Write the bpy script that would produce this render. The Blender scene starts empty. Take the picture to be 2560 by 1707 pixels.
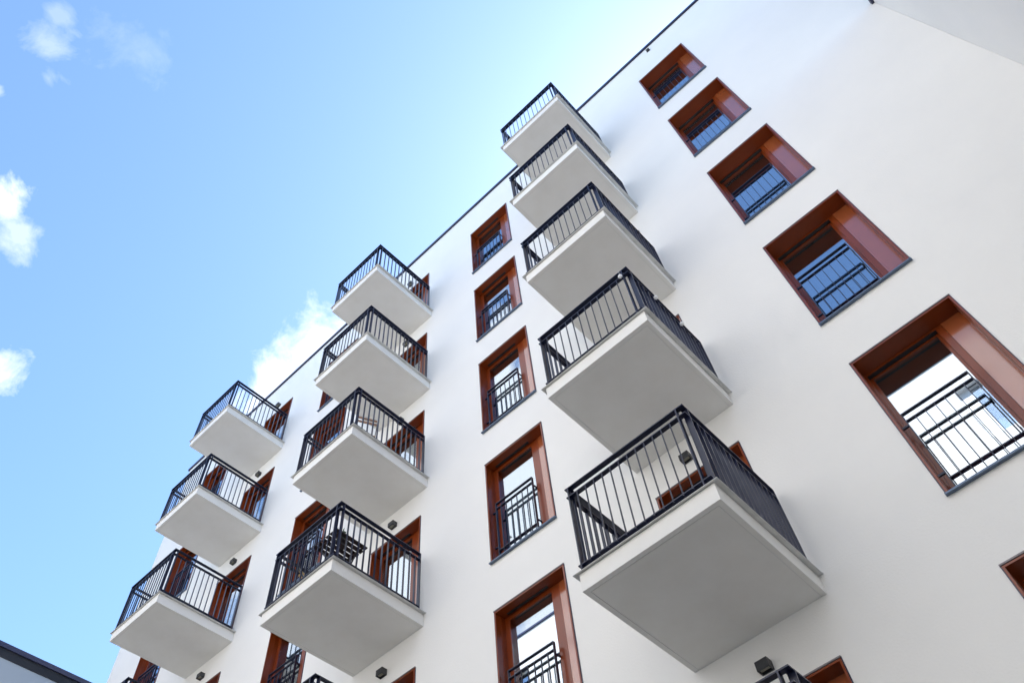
import bpy, bmesh, math, random
from mathutils import Vector, Matrix
random.seed(7)
S = bpy.context.scene
C = S.collection
R = math.radians

# ------------------------------------------------------------------ camera
GZ = 1.6                                   # eye height above the court
cam_d = bpy.data.cameras.new("camera")
cam = bpy.data.objects.new("camera", cam_d)
C.objects.link(cam)
right = Vector((0.727237548, 0.682958153, -0.068510657))
down = Vector((-0.606561383, 0.592735258, -0.529856776))
fwd = Vector((-0.321261323, 0.426887661, 0.845315377))
M = Matrix(((right.x, -down.x, -fwd.x, 0), (right.y, -down.y, -fwd.y, -6.75782),
            (right.z, -down.z, -fwd.z, GZ), (0, 0, 0, 1)))
cam.matrix_world = M
cam_d.sensor_width = 36.0
cam_d.lens = 2071.5446 / 2560 * 36.0
cam_d.clip_start = 0.05
cam_d.clip_end = 5000
S.camera = cam

# ------------------------------------------------------------------ sky, sun, exposure
SUN_EL, SUN_AZ = R(53), R(2)               # azimuth from +Y towards +X: behind the main block
SKY_STRENGTH, SUN_STRENGTH, EXPOSURE = 0.113, 5.0, 1.54
W = bpy.data.worlds.new("World")
S.world = W
W.use_nodes = True
nt = W.node_tree
N, L = nt.nodes, nt.links
N.clear()
out = N.new("ShaderNodeOutputWorld")
bg = N.new("ShaderNodeBackground")
bg.inputs["Strength"].default_value = SKY_STRENGTH
L.new(bg.outputs[0], out.inputs[0])
sky = N.new("ShaderNodeTexSky")
sky.sky_type = 'NISHITA'
sky.sun_disc = False
sky.sun_elevation = SUN_EL
sky.sun_rotation = SUN_AZ
sky.air_density = 1.0
sky.dust_density = 0.72
sky.ozone_density = 1.3
tc = N.new("ShaderNodeTexCoord")


def wmath(op, a, b=None, clamp=False):
    n = N.new("ShaderNodeMath")
    n.operation = op
    n.use_clamp = clamp
    for i, v in enumerate((a, b)):
        if v is None:
            continue
        if isinstance(v, (int, float)):
            n.inputs[i].default_value = v
        else:
            L.new(v, n.inputs[i])
    return n.outputs[0]


nz = N.new("ShaderNodeTexNoise")
nz.inputs["Scale"].default_value = 19.0
nz.inputs["Detail"].default_value = 9.0
nz.inputs["Roughness"].default_value = 0.62
nz.inputs["Distortion"].default_value = 0.35
L.new(tc.outputs["Generated"], nz.inputs["Vector"])
noise = wmath('SUBTRACT', nz.outputs["Fac"], 0.5)
# direction, angular radius (rad), opacity, raggedness
CLOUDS = [((-0.427, -0.143, 0.893), 0.022, 0.24, 1.7), ((-0.381, -0.078, 0.921), 0.034, 0.10, 1.5),
          ((-0.399, -0.150, 0.906), 0.013, 0.18, 1.4), ((-0.449, -0.120, 0.885), 0.016, 0.22, 1.4),
          ((-0.560, -0.080, 0.825), 0.027, 0.66, 1.5), ((-0.580, -0.050, 0.813), 0.030, 0.38, 1.3),
          ((-0.674, 0.024, 0.738), 0.023, 0.68, 1.8), ((-0.485, -0.146, 0.862), 0.010, 0.5, 1.2),
          ((-0.485, 0.300, 0.822), 0.082, 0.62, 0.5), ((-0.545, 0.275, 0.792), 0.064, 0.62, 0.6),
          ((-0.41, -0.53, 0.74), 0.30, 0.95, 0.7), ((-0.62, -0.50, 0.60), 0.22, 0.8, 0.9),
          ((0.05, -0.80, 0.60), 0.10, 0.5, 1.1)]
mask = None
for d, r, op, rag in CLOUDS:
    v = Vector(d).normalized()
    dp = N.new("ShaderNodeVectorMath")
    dp.operation = 'DISTANCE'
    L.new(tc.outputs["Generated"], dp.inputs[0])
    dp.inputs[1].default_value = v
    t = wmath('SUBTRACT', 1.0, wmath('DIVIDE', dp.outputs["Value"], r))       # 1 centre, 0 rim
    t = wmath('ADD', t, wmath('MULTIPLY', noise, 3.0 * rag))
    t = wmath('MULTIPLY', t, 1.5 / max(rag, 0.6), clamp=True)
    t = wmath('MULTIPLY', t, op)
    mask = t if mask is None else wmath('MAXIMUM', mask, t)
cmix = N.new("ShaderNodeMixRGB")
L.new(mask, cmix.inputs[0])
tint = N.new("ShaderNodeMixRGB")
tint.blend_type = 'MULTIPLY'
tint.inputs[0].default_value = 1
tint.inputs[2].default_value = (0.90, 1.07, 1.20, 1)   # white balance of a clear maritime sky
L.new(sky.outputs[0], tint.inputs[1])
L.new(tint.outputs[0], cmix.inputs[1])
cmix.inputs[2].default_value = (5.1, 5.3, 5.5, 1)
L.new(cmix.outputs[0], bg.inputs[0])

sun_d = bpy.data.lights.new("sun", 'SUN')
sun_d.energy = SUN_STRENGTH
sun_d.angle = R(0.53)
sun_d.color = (1.0, 0.97, 0.93)
sun = bpy.data.objects.new("sun", sun_d)
C.objects.link(sun)
sd = Vector((math.sin(SUN_AZ) * math.cos(SUN_EL), math.cos(SUN_AZ) * math.cos(SUN_EL), math.sin(SUN_EL)))
sun.rotation_euler = sd.to_track_quat('Z', 'Y').to_euler()

S.view_settings.view_transform = 'Standard'
S.view_settings.look = 'None'
S.view_settings.gamma = 1
S.view_settings.use_curve_mapping = False
S.view_settings.exposure = EXPOSURE
S.render.engine = 'CYCLES'
S.cycles.use_denoising = True
S.cycles.diffuse_bounces = 6
S.cycles.max_bounces = 14
S.cycles.sample_clamp_indirect = 6.0

# ------------------------------------------------------------------ materials
MATS = {}


def mat(name, base, rough=0.5, metal=0.0, spec=0.5, bump=None, vary=None, coat=0.0):
    m = bpy.data.materials.new(name)
    m.use_nodes = True
    t = m.node_tree
    b = t.nodes["Principled BSDF"]
    b.inputs["Base Color"].default_value = (*base, 1)
    b.inputs["Roughness"].default_value = rough
    b.inputs["Metallic"].default_value = metal
    b.inputs["Specular IOR Level"].default_value = spec
    if coat:
        b.inputs["Coat Weight"].default_value = coat
        b.inputs["Coat Roughness"].default_value = 0.08
    co = t.nodes.new("ShaderNodeTexCoord")
    if vary:                                # (scale, amount, tint)
        n = t.nodes.new("ShaderNodeTexNoise")
        n.inputs["Scale"].default_value = vary[0]
        n.inputs["Detail"].default_value = 6
        n.inputs["Roughness"].default_value = 0.6
        t.links.new(co.outputs["Object"], n.inputs["Vector"])
        mp = t.nodes.new("ShaderNodeMapRange")
        mp.inputs[1].default_value = 0.35
        mp.inputs[2].default_value = 0.7
        t.links.new(n.outputs["Fac"], mp.inputs[0])
        mx = t.nodes.new("ShaderNodeMixRGB")
        t.links.new(mp.outputs[0], mx.inputs[0])
        mx.inputs[1].default_value = (*base, 1)
        mx.inputs[2].default_value = (*[c * (1 - vary[1] * k) for c, k in zip(base, vary[2])], 1)
        t.links.new(mx.outputs[0], b.inputs["Base Color"])
    if bump:                                # (scale, strength, distance)
        n = t.nodes.new("ShaderNodeTexNoise")
        n.inputs["Scale"].default_value = bump[0]
        n.inputs["Detail"].default_value = 4
        t.links.new(co.outputs["Object"], n.inputs["Vector"])
        bp = t.nodes.new("ShaderNodeBump")
        bp.inputs["Strength"].default_value = bump[1]
        bp.inputs["Distance"].default_value = bump[2]
        t.links.new(n.outputs["Fac"], bp.inputs["Height"])
        t.links.new(bp.outputs[0], b.inputs["Normal"])
    MATS[name] = m
    return m


mat("render_plaster", (0.83, 0.816, 0.782), 0.92, spec=0.2, bump=(45, 0.5, 0.005), vary=(0.55, 0.05, (1, 0.95, 0.8)))
mat("warm_plaster", (0.62, 0.595, 0.565), 0.92, spec=0.2, bump=(45, 0.5, 0.005), vary=(0.55, 0.05, (1, 0.95, 0.8)))
mat("grey_render", (0.40, 0.44, 0.48), 0.92, spec=0.2, bump=(45, 0.5, 0.005), vary=(0.55, 0.06, (1, 0.95, 0.8)))
mat("slab_paint", (0.80, 0.79, 0.76), 0.85, spec=0.2, bump=(90, 0.3, 0.003), vary=(1.7, 0.07, (0.9, 1, 1.2)))
mat("navy_steel", (0.009, 0.012, 0.036), 0.33, spec=0.45, bump=(60, 0.05, 0.002))
mat("coping_metal", (0.018, 0.020, 0.06), 0.4, spec=0.5)
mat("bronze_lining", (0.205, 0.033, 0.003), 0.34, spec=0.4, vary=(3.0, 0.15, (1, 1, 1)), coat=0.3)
mat("bronze_panel", (0.35, 0.088, 0.026), 0.22, spec=0.8, bump=(9, 0.05, 0.004), vary=(2.0, 0.12, (1, 1, 1)), coat=1.0)
MATS["bronze_panel"].node_tree.nodes["Principled BSDF"].inputs["Coat IOR"].default_value = 1.7
mat("trim_grey", (0.20, 0.18, 0.19), 0.5)
mat("sill_metal", (0.10, 0.14, 0.21), 0.38, metal=0.35)
mat("drip_zinc", (0.66, 0.66, 0.64), 0.6, metal=0.0, vary=(6, 0.2, (1, 1, 1)))
mat("groove_grey", (0.70, 0.69, 0.67), 0.9)
mat("floor_tile", (0.30, 0.29, 0.27), 0.7)
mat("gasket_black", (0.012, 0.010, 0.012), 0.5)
mat("dark_room_backing", (0.035, 0.033, 0.036), 0.85)
mat("white_curtain", (0.74, 0.74, 0.76), 0.9, vary=(4, 0.1, (1, 1, 0.9)))
mat("slat_blind", (0.34, 0.32, 0.27), 0.6)
mat("lamp_black", (0.035, 0.037, 0.042), 0.45)
mat("lamp_lens", (0.22, 0.21, 0.16), 0.3)
mat("dark_wood", (0.028, 0.013, 0.012), 0.5, bump=(40, 0.2, 0.002))
mat("tan_wood", (0.40, 0.22, 0.13), 0.55, bump=(40, 0.2, 0.002))
mat("yellow_wood", (0.50, 0.30, 0.11), 0.55)
mat("black_metal", (0.012, 0.012, 0.014), 0.35)
mat("pot_black", (0.02, 0.02, 0.023), 0.6)
mat("leaf_green", (0.035, 0.065, 0.03), 0.6)
mat("white_gloss", (0.85, 0.85, 0.86), 0.15)
mat("roof_gravel", (0.35, 0.34, 0.32), 0.95, bump=(40, 0.5, 0.02))
mat("court_paving", (0.29, 0.28, 0.25), 0.9, bump=(12, 0.3, 0.01), vary=(0.4, 0.2, (1, 1, 1)))


def glass_material():
    m = bpy.data.materials.new("window_glass")
    m.use_nodes = True
    t = m.node_tree
    t.nodes.clear()
    o = t.nodes.new("ShaderNodeOutputMaterial")
    mx = t.nodes.new("ShaderNodeMixShader")
    g = t.nodes.new("ShaderNodeBsdfGlossy")
    g.inputs["Color"].default_value = (0.88, 0.94, 1.0, 1)
    g.inputs["Roughness"].default_value = 0.0
    tr = t.nodes.new("ShaderNodeBsdfTransparent")
    tr.inputs["Color"].default_value = (0.82, 0.86, 0.86, 1)
    fr = t.nodes.new("ShaderNodeLayerWeight")
    fr.inputs["Blend"].default_value = 0.35
    mp = t.nodes.new("ShaderNodeMapRange")
    mp.inputs[3].default_value = 0.47
    mp.inputs[4].default_value = 0.90
    t.links.new(fr.outputs["Fresnel"], mp.inputs[0])
    t.links.new(mp.outputs[0], mx.inputs[0])
    t.links.new(tr.outputs[0], mx.inputs[1])
    t.links.new(g.outputs[0], mx.inputs[2])
    co = t.nodes.new("ShaderNodeTexCoord")
    n = t.nodes.new("ShaderNodeTexNoise")
    n.inputs["Scale"].default_value = 0.9
    n.inputs["Detail"].default_value = 0
    t.links.new(co.outputs["Object"], n.inputs["Vector"])
    b = t.nodes.new("ShaderNodeBump")
    b.inputs["Strength"].default_value = 0.04
    b.inputs["Distance"].default_value = 0.01
    t.links.new(n.outputs["Fac"], b.inputs["Height"])
    t.links.new(b.outputs[0], g.inputs["Normal"])
    t.links.new(mx.outputs[0], o.inputs[0])
    MATS["window_glass"] = m


glass_material()

# ------------------------------------------------------------------ mesh helpers


class MB:
    def __init__(s):
        s.v, s.f, s.m, s.mats = [], [], [], []

    def _mi(s, m):
        if m not in s.mats:
            s.mats.append(m)
        return s.mats.index(m)

    def quad(s, a, b, c, d, m):
        i = len(s.v)
        s.v += [a, b, c, d]
        s.f.append((i, i + 1, i + 2, i + 3))
        s.m.append(s._mi(m))

    def box(s, x0, x1, y0, y1, z0, z1, m, bev=0.0):
        if x0 > x1: x0, x1 = x1, x0
        if y0 > y1: y0, y1 = y1, y0
        if z0 > z1: z0, z1 = z1, z0
        mi = s._mi(m)
        i = len(s.v)
        s.v += [(x0, y0, z0), (x1, y0, z0), (x1, y1, z0), (x0, y1, z0),
                (x0, y0, z1), (x1, y0, z1), (x1, y1, z1), (x0, y1, z1)]
        for q in ((0, 3, 2, 1), (4, 5, 6, 7), (0, 1, 5, 4), (1, 2, 6, 5), (2, 3, 7, 6), (3, 0, 4, 7)):
            s.f.append(tuple(i + k for k in q))
            s.m.append(mi)

    def prism(s, pts_a, pts_b, m):
        """closed prism between two equal polygons"""
        n = len(pts_a)
        i = len(s.v)
        mi = s._mi(m)
        s.v += list(pts_a) + list(pts_b)
        s.f.append(tuple(i + k for k in range(n))[::-1])
        s.f.append(tuple(i + n + k for k in range(n)))
        s.m += [mi, mi]
        for k in range(n):
            s.f.append((i + k, i + (k + 1) % n, i + n + (k + 1) % n, i + n + k))
            s.m.append(mi)

    def bar(s, a, b, w, h, m, up=(0, 0, 1)):
        a, b = Vector(a), Vector(b)
        d = (b - a).normalized()
        u = Vector(up)
        if abs(d.dot(u)) > 0.98:
            u = Vector((1, 0, 0))
        sx = d.cross(u).normalized()
        sy = sx.cross(d).normalized()
        c = [(-w / 2, -h / 2), (w / 2, -h / 2), (w / 2, h / 2), (-w / 2, h / 2)]
        s.prism([tuple(a + sx * p + sy * q) for p, q in c], [tuple(b + sx * p + sy * q) for p, q in c], m)

    def cyl(s, a, b, r0, r1, m, n=14):
        a, b = Vector(a), Vector(b)
        d = (b - a).normalized()
        u = Vector((0, 0, 1)) if abs(d.z) < 0.9 else Vector((1, 0, 0))
        sx = d.cross(u).normalized()
        sy = sx.cross(d).normalized()
        P = [(math.cos(2 * math.pi * k / n), math.sin(2 * math.pi * k / n)) for k in range(n)]
        s.prism([tuple(a + sx * p * r0 + sy * q * r0) for p, q in P],
                [tuple(b + sx * p * r1 + sy * q * r1) for p, q in P], m)

    def build(s, name, parent=None, bevel=0.0):
        me = bpy.data.meshes.new(name)
        me.from_pydata([tuple(v) for v in s.v], [], s.f)
        for m in s.mats:
            me.materials.append(MATS[m])
        me.polygons.foreach_set("material_index", s.m)
        bm = bmesh.new()
        bm.from_mesh(me)
        bmesh.ops.recalc_face_normals(bm, faces=bm.faces)
        bm.to_mesh(me)
        bm.free()
        me.update()
        o = bpy.data.objects.new(name, me)
        C.objects.link(o)
        if parent:
            o.parent = parent
        if bevel:
            md = o.modifiers.new("bevel", 'BEVEL')
            md.width = bevel
            md.segments = 2
            md.limit_method = 'ANGLE'
        return o


def empty(name, loc=(0, 0, 0), rz=0.0):
    o = bpy.data.objects.new(name, None)
    C.objects.link(o)
    o.location = loc
    o.rotation_euler = (0, 0, rz)
    return o


def tag(o, label=None, cat=None, group=None, kind=None):
    if label: o["label"] = label
    if cat: o["category"] = cat
    if group: o["group"] = group
    if kind: o["kind"] = kind
    return o


def kids(o):
    return [c for c in bpy.data.objects if c.parent == o]


KIDS = {}


def copy_tree(o, parent=None):
    c = o.copy()
    C.objects.link(c)
    c.parent = parent
    for k in KIDS.get(o.name) or KIDS.setdefault(o.name, kids(o)):
        copy_tree(k, c)
    return c


# ------------------------------------------------------------------ window and door builders
WW, WH = 1.243, 2.118                      # opening


def make_window(parent, kind="window", rail=True, back="dark_room_backing", H=WH, deep=False, lin="bronze_lining", pan="bronze_panel"):
    """the bronze lining of the opening is the part itself; frame, pane ... are its sub-parts"""
    w, t = WW, 0.020
    b = MB()
    y0, y1 = -0.014, 0.38
    b.box(0, t, y0, y1, 0, H - t, lin)
    b.box(w - t, w, y0, y1, 0, H - t, lin)
    b.box(0, w, y0, y1, H - t, H, lin)
    # thin dark edge flange round the opening
    b.box(-0.010, -0.0005, -0.008, 0.0, -0.02, H + 0.004, "coping_metal")
    b.box(w + 0.0005, w + 0.010, -0.008, 0.0, -0.02, H + 0.004, "coping_metal")
    b.box(-0.010, w + 0.010, -0.022, 0.0, H + 0.0045, H + 0.020, "trim_grey")
    # guide channel in the jambs
    b.box(t, t + 0.004, 0.085, 0.12, 0.012, H - t - 0.001, lin)
    b.box(w - t - 0.004, w - t, 0.085, 0.12, 0.012, H - t - 0.001, lin)
    win = b.build(kind, parent)
    # blind slot in the head
    s = MB()
    sy = 0.150 if deep else 0.105
    if deep:
        s.box(t + 0.031, w - 0.324, 0.244, 0.296, H - t - 0.033, H - t - 0.0225, "gasket_black")
    else:
        s.box(t + 0.10, w - 0.40, sy, sy + 0.04, H - t - 0.010, H - t - 0.0005, "gasket_black")
    s.build("blind_slot", win)
    # frame; fy front of the frame, gy glass
    f = MB()
    fy, gy = (0.238, 0.328) if deep else (0.176, 0.194)
    xl, xr, zb, zt = t, w - 0.252, 0.012, H - t
    fw, fs, fh = (0.030, 0.070, 0.022) if deep else (0.080, 0.138, 0.060)
    f.box(xl, xl + fw, fy, 0.37, zb, zt, lin)
    f.box(xr - fs, xr, fy, 0.37, zb, zt, lin)
    f.box(xl + fw, xr - fs, fy, 0.37, zt - fh, zt, lin)
    f.box(xl + fw, xr - fs, fy, 0.37, zb, zb + 0.05, lin)
    a, c = xl + fw, xr - fs
    if deep:                                # sash set back behind the blind box
        f.box(a, a + 0.034, 0.300, 0.362, zb + 0.05, zt - fh, lin)
        f.box(c - 0.034, c, 0.300, 0.362, zb + 0.05, zt - fh, lin)
        f.box(a + 0.034, c - 0.034, 0.300, 0.362, zt - fh - 0.030, zt - fh, lin)
        f.box(a + 0.034, c - 0.034, 0.300, 0.362, zb + 0.05, zb + 0.09, lin)
        a, c, zg = a + 0.034, c - 0.034, zt - fh - 0.030
    else:
        zg = zt - fh
    f.build("frame", win)
    g = MB()
    g.box(a + 0.0005, c - 0.0005, gy, gy + 0.006, zb + 0.0505, zg - 0.0005, "window_glass")
    g.build("pane", win)
    p = MB()
    p.box(w - 0.248, w - t - 0.0005, fy - 0.004, fy + 0.022, 0.012, H - t - 0.0005, pan)
    p.build("side_panel", win)
    sl = MB()
    if rail:
        sl.prism([(-0.014, -0.050, -0.016), (-0.014, 0.249, 0.008), (-0.014, 0.249, -0.003), (-0.014, -0.050, -0.036)],
                 [(w + 0.014, -0.050, -0.016), (w + 0.014, 0.249, 0.008), (w + 0.014, 0.249, -0.003), (w + 0.014, -0.050, -0.036)], "sill_metal")
    else:
        sl.box(0.0, w, -0.004, 0.25, -0.03, 0.010, "drip_zinc")
    sl.build("sill", win)
    bk = MB()
    if back == "slat_blind":
        z = 0.1
        while z < H - 0.06:
            bk.prism([(0.05, 0.40, z), (0.05, 0.405, z), (0.05, 0.435, z + 0.05), (0.05, 0.43, z + 0.05)],
                     [(w - 0.1, 0.40, z), (w - 0.1, 0.405, z), (w - 0.1, 0.435, z + 0.05), (w - 0.1, 0.43, z + 0.05)], back)
            z += 0.062
        bk.build("blind", win)
    elif back == "white_curtain":
        n = 46
        pa = []
        for k in range(n + 1):
            x = 0.04 + (w - 0.2) * k / n
            pa.append((x, 0.43 + 0.018 * math.sin(k * 1.15) + 0.008 * math.sin(k * 0.37 + 1)))
        for (xa, ya), (xb, yb) in zip(pa, pa[1:]):
            bk.quad((xa, ya, 0.02), (xb, yb, 0.02), (xb, yb, H), (xa, ya, H), back)
        bk.build("curtain", win)
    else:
        bk.box(0.02, w - 0.02, 0.42, 0.43, 0.0, H, "dark_room_backing")  # dark sheet in place of the unlit room behind the pane
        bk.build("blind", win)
    if rail:
        r = MB()
        y, d = (0.125 if deep else 0.085), 0.040
        xa, xb = 0.092, w - 0.385
        zt_, zm, zb_ = 1.205, 1.095, 0.225
        r.box(xa, xb, y - d / 2, y + d / 2, zt_ - 0.014, zt_, "navy_steel")
        r.box(xa + 0.0125, xb - 0.0125, y - d / 2, y + d / 2, zm - 0.012, zm, "navy_steel")
        r.box(xa + 0.0125, xb - 0.0125, y - d / 2 - 0.006, y + d / 2 + 0.006, zb_ - 0.012, zb_, "navy_steel")
        r.box(xa, xa + 0.012, y - d / 2, y + d / 2, 0.06, zt_ - 0.0145, "navy_steel")
        r.box(xb - 0.012, xb, y - d / 2, y + d / 2, 0.06, zt_ - 0.0145, "navy_steel")
        n = 6
        for k in range(1, n + 1):
            x = xa + (xb - xa) * k / (n + 1)
            r.box(x - 0.004, x + 0.004, y - d / 2 - 0.003, y - 0.004, 0.10, zm - 0.0125, "navy_steel")
        # fixings into the jamb and the frame
        for z in (0.30, 1.02):
            r.box(t + 0.0045, xa - 0.0005, y - 0.012, y + 0.012, z, z + 0.024, "navy_steel")
            r.box(xb - 0.010, xb + 0.008, y + 0.024, fy - 0.001, z, z + 0.024, "navy_steel")
        r.build("guard_rail", win)
    else:
        h = MB()
        x = xl + 0.022
        h.box(x - 0.014, x + 0.014, 0.164, 0.1755, 0.98, 1.14, "black_metal")
        h.cyl((x, 0.164, 1.10), (x, 0.125, 1.10), 0.010, 0.010, "black_metal")
        h.bar((x - 0.005, 0.125, 1.10), (x + 0.12, 0.125, 1.10), 0.016, 0.016, "black_metal")
        h.build("handle", win)
    return win


# ------------------------------------------------------------------ balcony
BW, BD, BT = 1.557, 1.741, 0.205


def make_balcony(parent):
    """concrete slab is the part; its drip edge and railing members are sub-parts"""
    b = MB()
    w, d, t = BW, BD, BT
    gi, gw, gd = 0.052, 0.007, 0.005
    m = "slab_paint"
    b.quad((0, -d, 0), (w, -d, 0), (w, -d, t), (0, -d, t), m)
    b.quad((0, 0, 0), (0, -d, 0), (0, -d, t), (0, 0, t), m)
    b.quad((w, -d, 0), (w, 0, 0), (w, 0, t), (w, -d, t), m)
    b.quad((0, -d, t), (w, -d, t), (w, 0, t), (0, 0, t), "floor_tile")
    # underside: rim, drip groove on three sides, field
    def U(x0, x1, y0, y1, z, mm):
        b.quad((x0, y0, z), (x1, y0, z), (x1, y1, z), (x0, y1, z), mm)
    i, j = gi, gi + gw
    U(0, w, -d, -d + i, 0, m)
    U(0, i, -d + i, 0, 0, m)
    U(w - i, w, -d + i, 0, 0, m)
    U(i, w - i, -d + i, -d + j, gd, "groove_grey")
    U(i, j, -d + j, 0, gd, "groove_grey")
    U(w - j, w - i, -d + j, 0, gd, "groove_grey")
    U(j, w - j, -d + j, 0, 0, m)
    for (xa, ya), (xb, yb) in (((i, 0), (i, -d + i)), ((i, -d + i), (w - i, -d + i)), ((w - i, -d + i), (w - i, 0)),
                               ((j, 0), (j, -d + j)), ((j, -d + j), (w - j, -d + j)), ((w - j, -d + j), (w - j, 0))):
        b.quad((xa, ya, 0), (xb, yb, 0), (xb, yb, gd), (xa, ya, gd), "groove_grey")
    slab = b.build("balcony", parent)
    # sheet-metal drip edge
    e = MB()
    o_, zi, zo, th = 0.056, t + 0.022, t + 0.004, 0.005
    inn = 0.05

    of = 0.034                              # overhang in front, less than at the sides

    def strip(p0, p1, q0, q1):
        e.prism([p0, p1, (p1[0], p1[1], p1[2] - th), (p0[0], p0[1], p0[2] - th)],
                [q0, q1, (q1[0], q1[1], q1[2] - th), (q0[0], q0[1], q0[2] - th)], "drip_zinc")
    strip((-o_, -d - of, zo), (inn, -d + inn, zi), (w + o_, -d - of, zo), (w - inn, -d + inn, zi))
    strip((-o_, -d - of, zo), (inn, -d + inn, zi), (-o_, -0.002, zo), (inn, -0.002, zi))
    strip((w + o_, -d - of, zo), (w - inn, -d + inn, zi), (w + o_, -0.002, zo), (w - inn, -0.002, zi))
    e.build("drip_edge", slab)
    # railing
    n_ = "navy_steel"
    zt, zm, zb = 1.366, 1.247, 0.315
    D = 0.062
    hr = MB()                               # handrail
    hr.box(0, w, -d, -d + D, zt - 0.013, zt, n_)
    hr.box(0, D, -d + D, -0.09, zt - 0.013, zt, n_)
    hr.box(w - D, w, -d + D, -0.09, zt - 0.013, zt, n_)
    hr.build("handrail", slab)
    for nm, z, k in (("upper_rail", zm, 0.004), ("lower_rail", zb, 0.002)):
        q = MB()
        q.box(k, w - k, -d + k, -d + D - k, z - 0.012, z, n_)
        q.box(k, D - k, -d + D - k, -0.092, z - 0.012, z, n_)
        q.box(w - D + k, w - k, -d + D - k, -0.092, z - 0.012, z, n_)
        q.build(nm, slab)
    bl = MB()
    x = 0.039 + 0.11
    zl = zb - 0.030
    while x < w - 0.10:
        bl.box(x - 0.0045, x + 0.0045, -d + 0.0005, -d + 0.018, zl, zm - 0.0125, n_)
        x += 0.1098
    n = 14
    for k in range(1, n):
        y = -d + 0.09 + (d - 0.18) * k / n
        bl.box(0.0005, 0.034, y - 0.005, y + 0.005, zl, zm - 0.0125, n_)
        bl.box(w - 0.034, w - 0.0005, y - 0.005, y + 0.005, zl, zm - 0.0125, n_)
    # the bars pass through the upper rail edge
    bl.build("balusters", slab)
    zf = t + 0.012
    for x in (0.039, w - 0.091):
        p = MB()
        p.box(x - 0.007, x + 0.007, -d - 0.002, -d + 0.058, zf, zt - 0.0135, n_)
        p.build("post", slab)
    for xs in (0, 1):
        for y in (-d + 0.082, -0.097):
            p = MB()
            if xs:
                p.box(w - 0.060, w + 0.002, y - 0.007, y + 0.007, zf, zt - 0.0135, n_)
            else:
                p.box(-0.002, 0.060, y - 0.007, y + 0.007, zf, zt - 0.0135, n_)
            p.build("post", slab)
    # folded end flange of the drip edge at the wall
    sp = MB()
    for x, s in ((w, 1), (0, -1)):
        xa, xb = x + s * 0.002, x + s * 0.060
        sp.prism([(xa - s * 0.05, -0.012, t + 0.018), (xb, -0.012, t - 0.004), (xb, -0.012, t + 0.012), (xa - s * 0.05, -0.012, t + 0.085)],
                 [(xa - s * 0.05, -0.003, t + 0.018), (xb, -0.003, t - 0.004), (xb, -0.003, t + 0.012), (xa - s * 0.05, -0.003, t + 0.085)], "drip_zinc")
    sp.build("end_flange", slab)
    return slab


def facade_wall(name, parent, x0, x1, z0, z1, holes, depth, m="render_plaster"):
    """wall with real openings (x0,x1,z0,z1) in the plane y=0, jambs 0.38 deep, closed block behind"""
    b = MB()
    xs = sorted({x0, x1, *[h[0] for h in holes], *[h[1] for h in holes]})
    zs = sorted({z0, z1, *[h[2] for h in holes], *[h[3] for h in holes]})

    def inside(x, z):
        return any(h[0] < x < h[1] and h[2] < z < h[3] for h in holes)
    for i in range(len(xs) - 1):
        for j in range(len(zs) - 1):
            if not inside((xs[i] + xs[i + 1]) / 2, (zs[j] + zs[j + 1]) / 2):
                b.quad((xs[i], 0, zs[j]), (xs[i + 1], 0, zs[j]), (xs[i + 1], 0, zs[j + 1]), (xs[i], 0, zs[j + 1]), m)
    for a, c, e, f in holes:
        D = 0.45
        b.quad((a, 0, e), (a, D, e), (a, D, f), (a, 0, f), m)
        b.quad((c, 0, e), (c, 0, f), (c, D, f), (c, D, e), m)
        b.quad((a, 0, f), (a, D, f), (c, D, f), (c, 0, f), m)
        b.quad((a, 0, e), (c, 0, e), (c, D, e), (a, D, e), m)
    b.quad((x0, 0, z0), (x0, 0, z1), (x0, depth, z1), (x0, depth, z0), m)
    b.quad((x1, 0, z0), (x1, depth, z0), (x1, depth, z1), (x1, 0, z1), m)
    b.quad((x0, depth, z0), (x0, depth, z1), (x1, depth, z1), (x1, depth, z0), m)
    me = b.build(name, parent)
    # weld the grid so the plaster reads as one surface
    bm = bmesh.new()
    bm.from_mesh(me.data)
    bmesh.ops.remove_doubles(bm, verts=bm.verts, dist=1e-5)
    bm.to_mesh(me.data)
    bm.free()
    return me


def roof_and_coping(parent, x0, x1, depth, z, over=0.045):
    b = MB()
    b.box(x0 + 0.30, x1 - 0.30, 0.30, depth - 0.30, z - 0.30, z - 0.10, "roof_gravel")
    b.build("roof", parent)
    c = MB()
    o, w, z0, z1 = over, 0.32, z - 0.075, z + 0.012
    c.box(x0 - o, x1 + o, -o, w, z0 + 0.001, z1, "coping_metal")
    c.box(x0 - o, x1 + o, depth - w, depth + o, z0 + 0.001, z1, "coping_metal")
    c.box(x0 - o, x0 + w, w, depth - w, z0 + 0.001, z1, "coping_metal")
    c.box(x1 - w, x1 + o, w, depth - w, z0 + 0.001, z1, "coping_metal")
    return c.build("coping", parent)


# ------------------------------------------------------------------ ground
g = MB()
g.quad((-300, -300, 0), (300, -300, 0), (300, 300, 0), (-300, 300, 0), "court_paving")
tag(g.build("ground"), kind="structure")

# ------------------------------------------------------------------ main block
PITCH, STOREY = 5.5736, 3.0
ZT0 = 19.500 + GZ                          # top of the uppermost openings
ZS0 = 17.1317 + GZ                         # underside of the uppermost slabs
ROOF = 21.0956 + GZ
WX = [-0.3850 - PITCH * k for k in range(4)]          # window columns, right to left
BX = [-3.3436, -8.9170, -14.4905]                     # balcony columns, right to left
NW, NB = [6, 6, 6, 6], [6, 5, 4]

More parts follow.
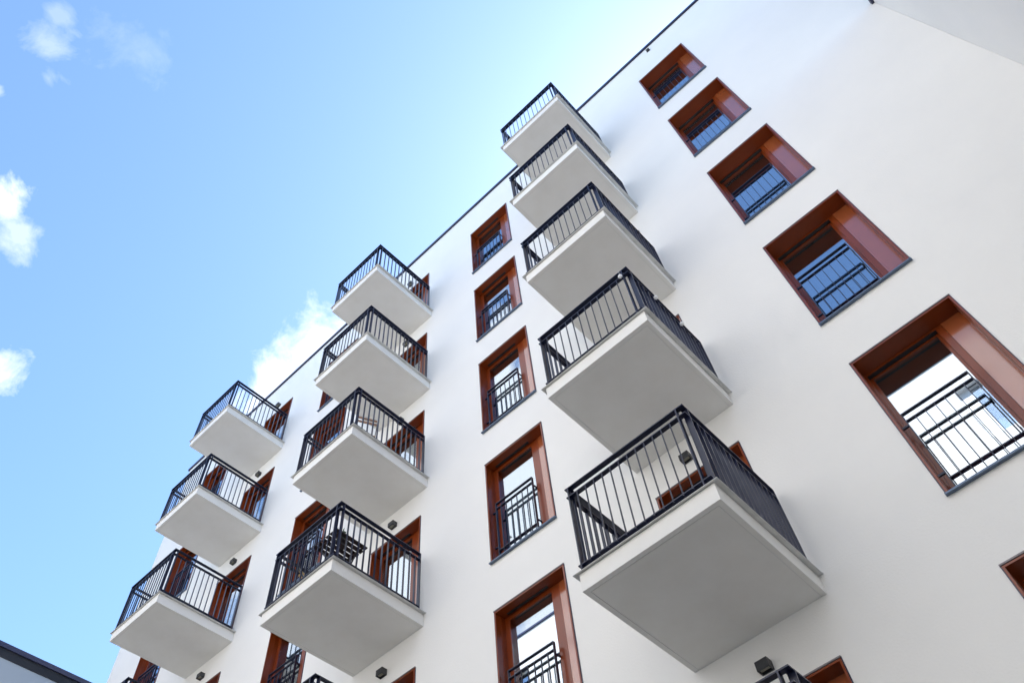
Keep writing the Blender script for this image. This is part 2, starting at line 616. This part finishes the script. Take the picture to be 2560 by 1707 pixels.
main = tag(empty("apartment_building", (0, 0, 0)),
           "tall white apartment block with three columns of small balconies and brown framed windows", "building")
holes, spots_w, spots_d, spots_b = [], [], [], []
for c, x in enumerate(WX):
    for k in range(NW[c]):
        z1 = ZT0 - STOREY * k
        holes.append((x, x + WW, z1 - WH, z1))
        spots_w.append((c, k, x, z1 - WH))
DH = 2.135
for c, x in enumerate(BX):
    for k in range(6):
        z1 = ZT0 - STOREY * k
        if k < NB[c]:
            holes.append((x + 0.17, x + 0.17 + WW, z1 - DH, z1))
            spots_d.append((c, k, x + 0.17, z1 - DH))
            spots_b.append((c, k, x, ZS0 - STOREY * k))
XL, XR = -18.60, 14.0
facade_wall("wall", main, XL, XR, 0, ROOF - 0.02, holes, 12.0)
roof_and_coping(main, XL, XR, 12.0, ROOF)

BACK_W = {(1, 3): "white_curtain", (1, 4): "white_curtain", (2, 3): "slat_blind", (2, 4): "slat_blind", (1, 2): "white_curtain"}
BACK_D = {(1, 3): "white_curtain", (2, 2): "white_curtain", (2, 1): "white_curtain", (1, 0): "white_curtain"}
protos = {}
for c, k, x, z in spots_w:
    bk = BACK_W.get((c, k), "dark_room_backing")
    key = (bk, c == 0)
    if key not in protos:
        o = protos[key] = make_window(main, back=bk, deep=(c == 0))
    else:
        o = copy_tree(protos[key], main)
    o.location = (x, 0, z)
protos_d = {}
for c, k, x, z in spots_d:
    bk = BACK_D.get((c, k), "dark_room_backing")
    if bk not in protos_d:
        o = protos_d[bk] = make_window(main, kind="balcony_door", rail=False, back=bk, H=DH)
    else:
        o = copy_tree(protos_d[bk], main)
    o.location = (x, 0, z)
bal = None
for c, k, x, z in spots_b:
    if bal is None:
        o = bal = make_balcony(main)
    else:
        o = copy_tree(bal, main)
    o.location = (x, -0.002, z)

# ------------------------------------------------------------------ neighbouring blocks round the court
wing = tag(empty("apartment_wing", (3.42, -13.2, 0)), "lower plain white wing joining the big block at a right angle, upper right corner", "building")
b = MB()
H2 = 14.48 + GZ
b.box(0, 12, 0, 13.195, 0, H2 - 0.02, "render_plaster")
b.build("wall", wing)
b = MB()
b.box(-0.045, 12.0, -0.045, 13.194, H2 - 0.0195, H2 + 0.012, "coping_metal")
b.box(-0.045, -0.0005, -0.045, 13.194, H2 - 0.075, H2 - 0.020, "coping_metal")
b.build("coping", wing)

left = tag(empty("neighbour_building", (-20.60, -14.0, 0)), "grey white block with a dark roof edge cutting the lower left corner", "building")
b = MB()
b.box(-12, 0, 0, 26, 0, H2 - 0.12, "grey_render")
b.build("wall", left)
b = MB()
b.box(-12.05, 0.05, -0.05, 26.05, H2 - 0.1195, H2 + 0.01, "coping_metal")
b.box(0.0005, 0.018, 0, 26, H2 - 0.36, H2 - 0.12, "gasket_black")  # dark strip standing in for the shadow beneath the coping
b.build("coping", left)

opp = tag(empty("facing_building", (6.0, -13.4, 0), math.pi), "pale apartment block across the court behind the viewer, seen only mirrored in windows", "building")
oh, ospots = [], []
OROOF = 21.0 + GZ
for k in range(7):
    for i in range(9):
        x = 0.95 + i * 3.1
        z1 = 19.5 + GZ - 3 * k
        oh.append((x, x + WW, z1 - DH, z1))
        ospots.append((x, z1 - DH))
facade_wall("wall", opp, 0, 30, 0, OROOF - 0.02, oh, 12.0, "warm_plaster")
roof_and_coping(opp, 0, 30, 12.0, OROOF)
ow = None
for x, z in ospots:
    if ow is None:
        o = ow = make_window(opp, back="white_curtain", rail=False, H=DH, lin="render_plaster", pan="render_plaster")
    else:
        o = copy_tree(ow, opp)
    o.location = (x, 0, z)

# ------------------------------------------------------------------ wall lamps over the balcony doors
STOREYN = ["top", "second", "third", "fourth", "fifth", "sixth"]
COLN = ["right-hand", "middle", "left-hand"]


def make_lamp():
    r = empty("wall_lamp")
    b = MB()
    w, h, d = 0.135, 0.10, 0.10
    # body: open-fronted box with a visor
    b.box(-w / 2, w / 2, -0.012, 0, 0, h, "lamp_black")
    b.box(-w / 2, w / 2, -d, -0.012, h - 0.020, h, "lamp_black")
    b.box(-w / 2, -w / 2 + 0.014, -d, -0.012, 0.0, h - 0.020, "lamp_black")
    b.box(w / 2 - 0.014, w / 2, -d, -0.012, 0.0, h - 0.020, "lamp_black")
    b.box(-w / 2 + 0.014, w / 2 - 0.014, -d, -d + 0.014, 0.0, h - 0.020, "lamp_black")
    b.build("housing", r, bevel=0.003)
    b = MB()
    b.box(-w / 2 + 0.0145, w / 2 - 0.0145, -d + 0.0145, -0.030, 0.018, 0.030, "lamp_lens")
    b.build("lens", r)
    return r


lamp0 = None
for c, k, x, z in spots_b:
    if lamp0 is None:
        o = lamp0 = make_lamp()
    else:
        o = copy_tree(lamp0)
    o.location = (x + 0.735, -0.001, ZT0 - STOREY * k + 0.225)
    lb = "black box lamp over the door of the %s balcony from the roof, %s column" % (STOREYN[k], COLN[c])
    tag(o, lb, "wall lamp", "black wall lamps above the balcony doors")

# small dark vent near the roof
v = MB()
v.box(-0.045, 0.045, -0.05, 0.0, -0.045, 0.045, "lamp_black")
v.box(-0.035, 0.035, -0.054, -0.0505, 0.01, 0.035, "gasket_black")
v.box(-0.035, 0.035, -0.054, -0.0505, -0.035, -0.01, "gasket_black")
o = v.build("vent", bevel=0.003)
o.location = (0.222, -0.001, 20.771 + GZ)
tag(o, "tiny square dark vent just under the roof edge, beside the topmost right-hand window", "vent")


# ------------------------------------------------------------------ things on the balconies
FB3 = ZS0 - 9 + BT                          # floor of the fourth balcony, middle column
FB2 = ZS0 - 6 + BT


def slat_table():
    r = empty("folding_table", (-7.74, -1.38, FB3 + 0.001))
    b = MB()
    zt = 0.715
    for i in range(6):
        x = -0.27 + i * 0.095
        b.box(x, x + 0.068, -0.30, 0.30, zt - 0.018, zt, "dark_wood")
    for y in (-0.24, 0.22):
        b.box(-0.27, 0.273, y, y + 0.03, zt - 0.040, zt - 0.0185, "dark_wood")
    b.build("tabletop", r)
    for y in (-0.20, 0.18):
        b = MB()
        b.bar((-0.24, y, 0.01), (0.22, y, zt - 0.042), 0.012, 0.026, "black_metal")
        b.build("leg", r)
        b = MB()
        b.bar((0.24, y + 0.015, 0.01), (-0.22, y + 0.015, zt - 0.042), 0.012, 0.026, "black_metal")
        b.build("leg", r)
    return tag(r, "dark slatted folding table on the fourth balcony down of the middle column", "table")


def folding_chair(name, loc, rz, wood, label):
    """seat in front (-x local), back at +x"""
    r = empty(name, loc, rz)
    s = MB()
    for i in range(5):
        x = -0.22 + i * 0.085
        s.box(x, x + 0.06, -0.19, 0.19, 0.44, 0.456, wood)
    s.build("seat", r)
    bk = MB()
    bk.box(0.185, 0.203, -0.185, 0.185, 0.83, 0.875, wood)
    bk.box(0.178, 0.196, -0.185, 0.185, 0.735, 0.78, wood)
    bk.build("backrest", r)
    for y in (-0.20, 0.20):
        f = MB()
        f.bar((-0.24, y, 0.005), (0.205, y, 0.90), 0.012, 0.026, "black_metal")
        f.build("leg", r)
        f = MB()
        f.bar((0.24, y * 0.92, 0.005), (-0.20, y * 0.92, 0.435), 0.012, 0.026, "black_metal")
        f.build("leg", r)
    return tag(r, label, "chair", "folding chairs on the middle balconies")


slat_table()
folding_chair("folding_chair", (-7.80, -1.19, FB2 + 0.001), R(-26), "tan_wood",
              "folding chair with two light brown back slats on the third balcony of the middle column")
folding_chair("folding_chair", (-8.52, -1.20, FB3 + 0.001), R(195), "yellow_wood",
              "folding chair with yellowish wooden slats beside the dark slatted table")


def pot(name, loc, r0, h, label, leaves=0, spread=0.12, cat="pot"):
    r = empty(name, loc)
    b = MB()
    b.cyl((0, 0, 0), (0, 0, h * 0.86), r0 * 0.78, r0 * 0.97, "pot_black", 18)
    b.cyl((0, 0, h * 0.8605), (0, 0, h), r0 * 1.08, r0 * 1.08, "pot_black", 18)
    b.build("pot", r)
    if leaves:
        rnd = random.Random(len(label))
        b = MB()
        for i in range(leaves):
            a = rnd.uniform(0, 6.28)
            rr = rnd.uniform(0, spread)
            p = Vector((math.cos(a) * rr, math.sin(a) * rr, h + rnd.uniform(0.0, spread * 2.4)))
            d = Vector((rnd.uniform(-1, 1), rnd.uniform(-1, 1), rnd.uniform(-0.3, 1))).normalized() * 0.035
            s = d.cross(Vector((rnd.uniform(-1, 1), rnd.uniform(-1, 1), 0.2))).normalized() * 0.011
            b.quad(p - d, p + s, p + d, p - s, "leaf_green")
        for i in range(7):
            a = rnd.uniform(0, 6.28)
            b.bar((0, 0, h * 0.9), (math.cos(a) * spread * 0.7, math.sin(a) * spread * 0.7, h + spread * 1.8), 0.004, 0.004, "leaf_green")
        b.build("foliage", r)
    return tag(r, label, cat)


pot("flower_pot", (-7.52, -0.80, FB3 + 0.001), 0.085, 0.17, "larger black flower pot on the balcony floor, right of the slatted table")
pot("flower_pot", (-7.54, -0.60, FB3 + 0.001), 0.075, 0.14, "smaller black flower pot standing behind the first one by the balcony door")
pot("potted_plant", (-7.78, -1.34, FB3 + 0.717), 0.055, 0.12, "small dark green plant in a black pot on top of the slatted table", 150, 0.10, "plant")

# white glass balls hung on the rail of the fourth right-hand balcony
FA3 = ZS0 - 9
for i, (x, y, lb) in enumerate(((-1.90, -BD - 0.025, "round white ornament hanging at the front corner of the fourth right-hand balcony rail"),
                                (-3.3436 + BW + 0.022, -1.19, "round white ornament on the side rail of the fourth right-hand balcony, nearest the front"),
                                (-3.3436 + BW + 0.022, -0.62, "round white ornament on the side rail of the fourth right-hand balcony, nearest the wall"))):
    bm = bmesh.new()
    bmesh.ops.create_uvsphere(bm, u_segments=18, v_segments=12, radius=0.030)
    me = bpy.data.meshes.new("ornament")
    for f in bm.faces: f.smooth = True
    bm.to_mesh(me)
    bm.free()
    me.materials.append(MATS["white_gloss"])
    o = bpy.data.objects.new("ornament", me)
    C.objects.link(o)
    o.location = (x, y, FA3 + 1.20)
    tag(o, lb, "ornament", "white round ornaments on the balcony rail")
    h = MB()
    h.cyl((0, 0, 0.028), (0, 0, 0.045), 0.010, 0.008, "white_gloss", 8)
    h.cyl((0, 0, 0.0455), (0, 0, 0.15), 0.002, 0.002, "white_gloss", 6)
    h.build("cap", o)
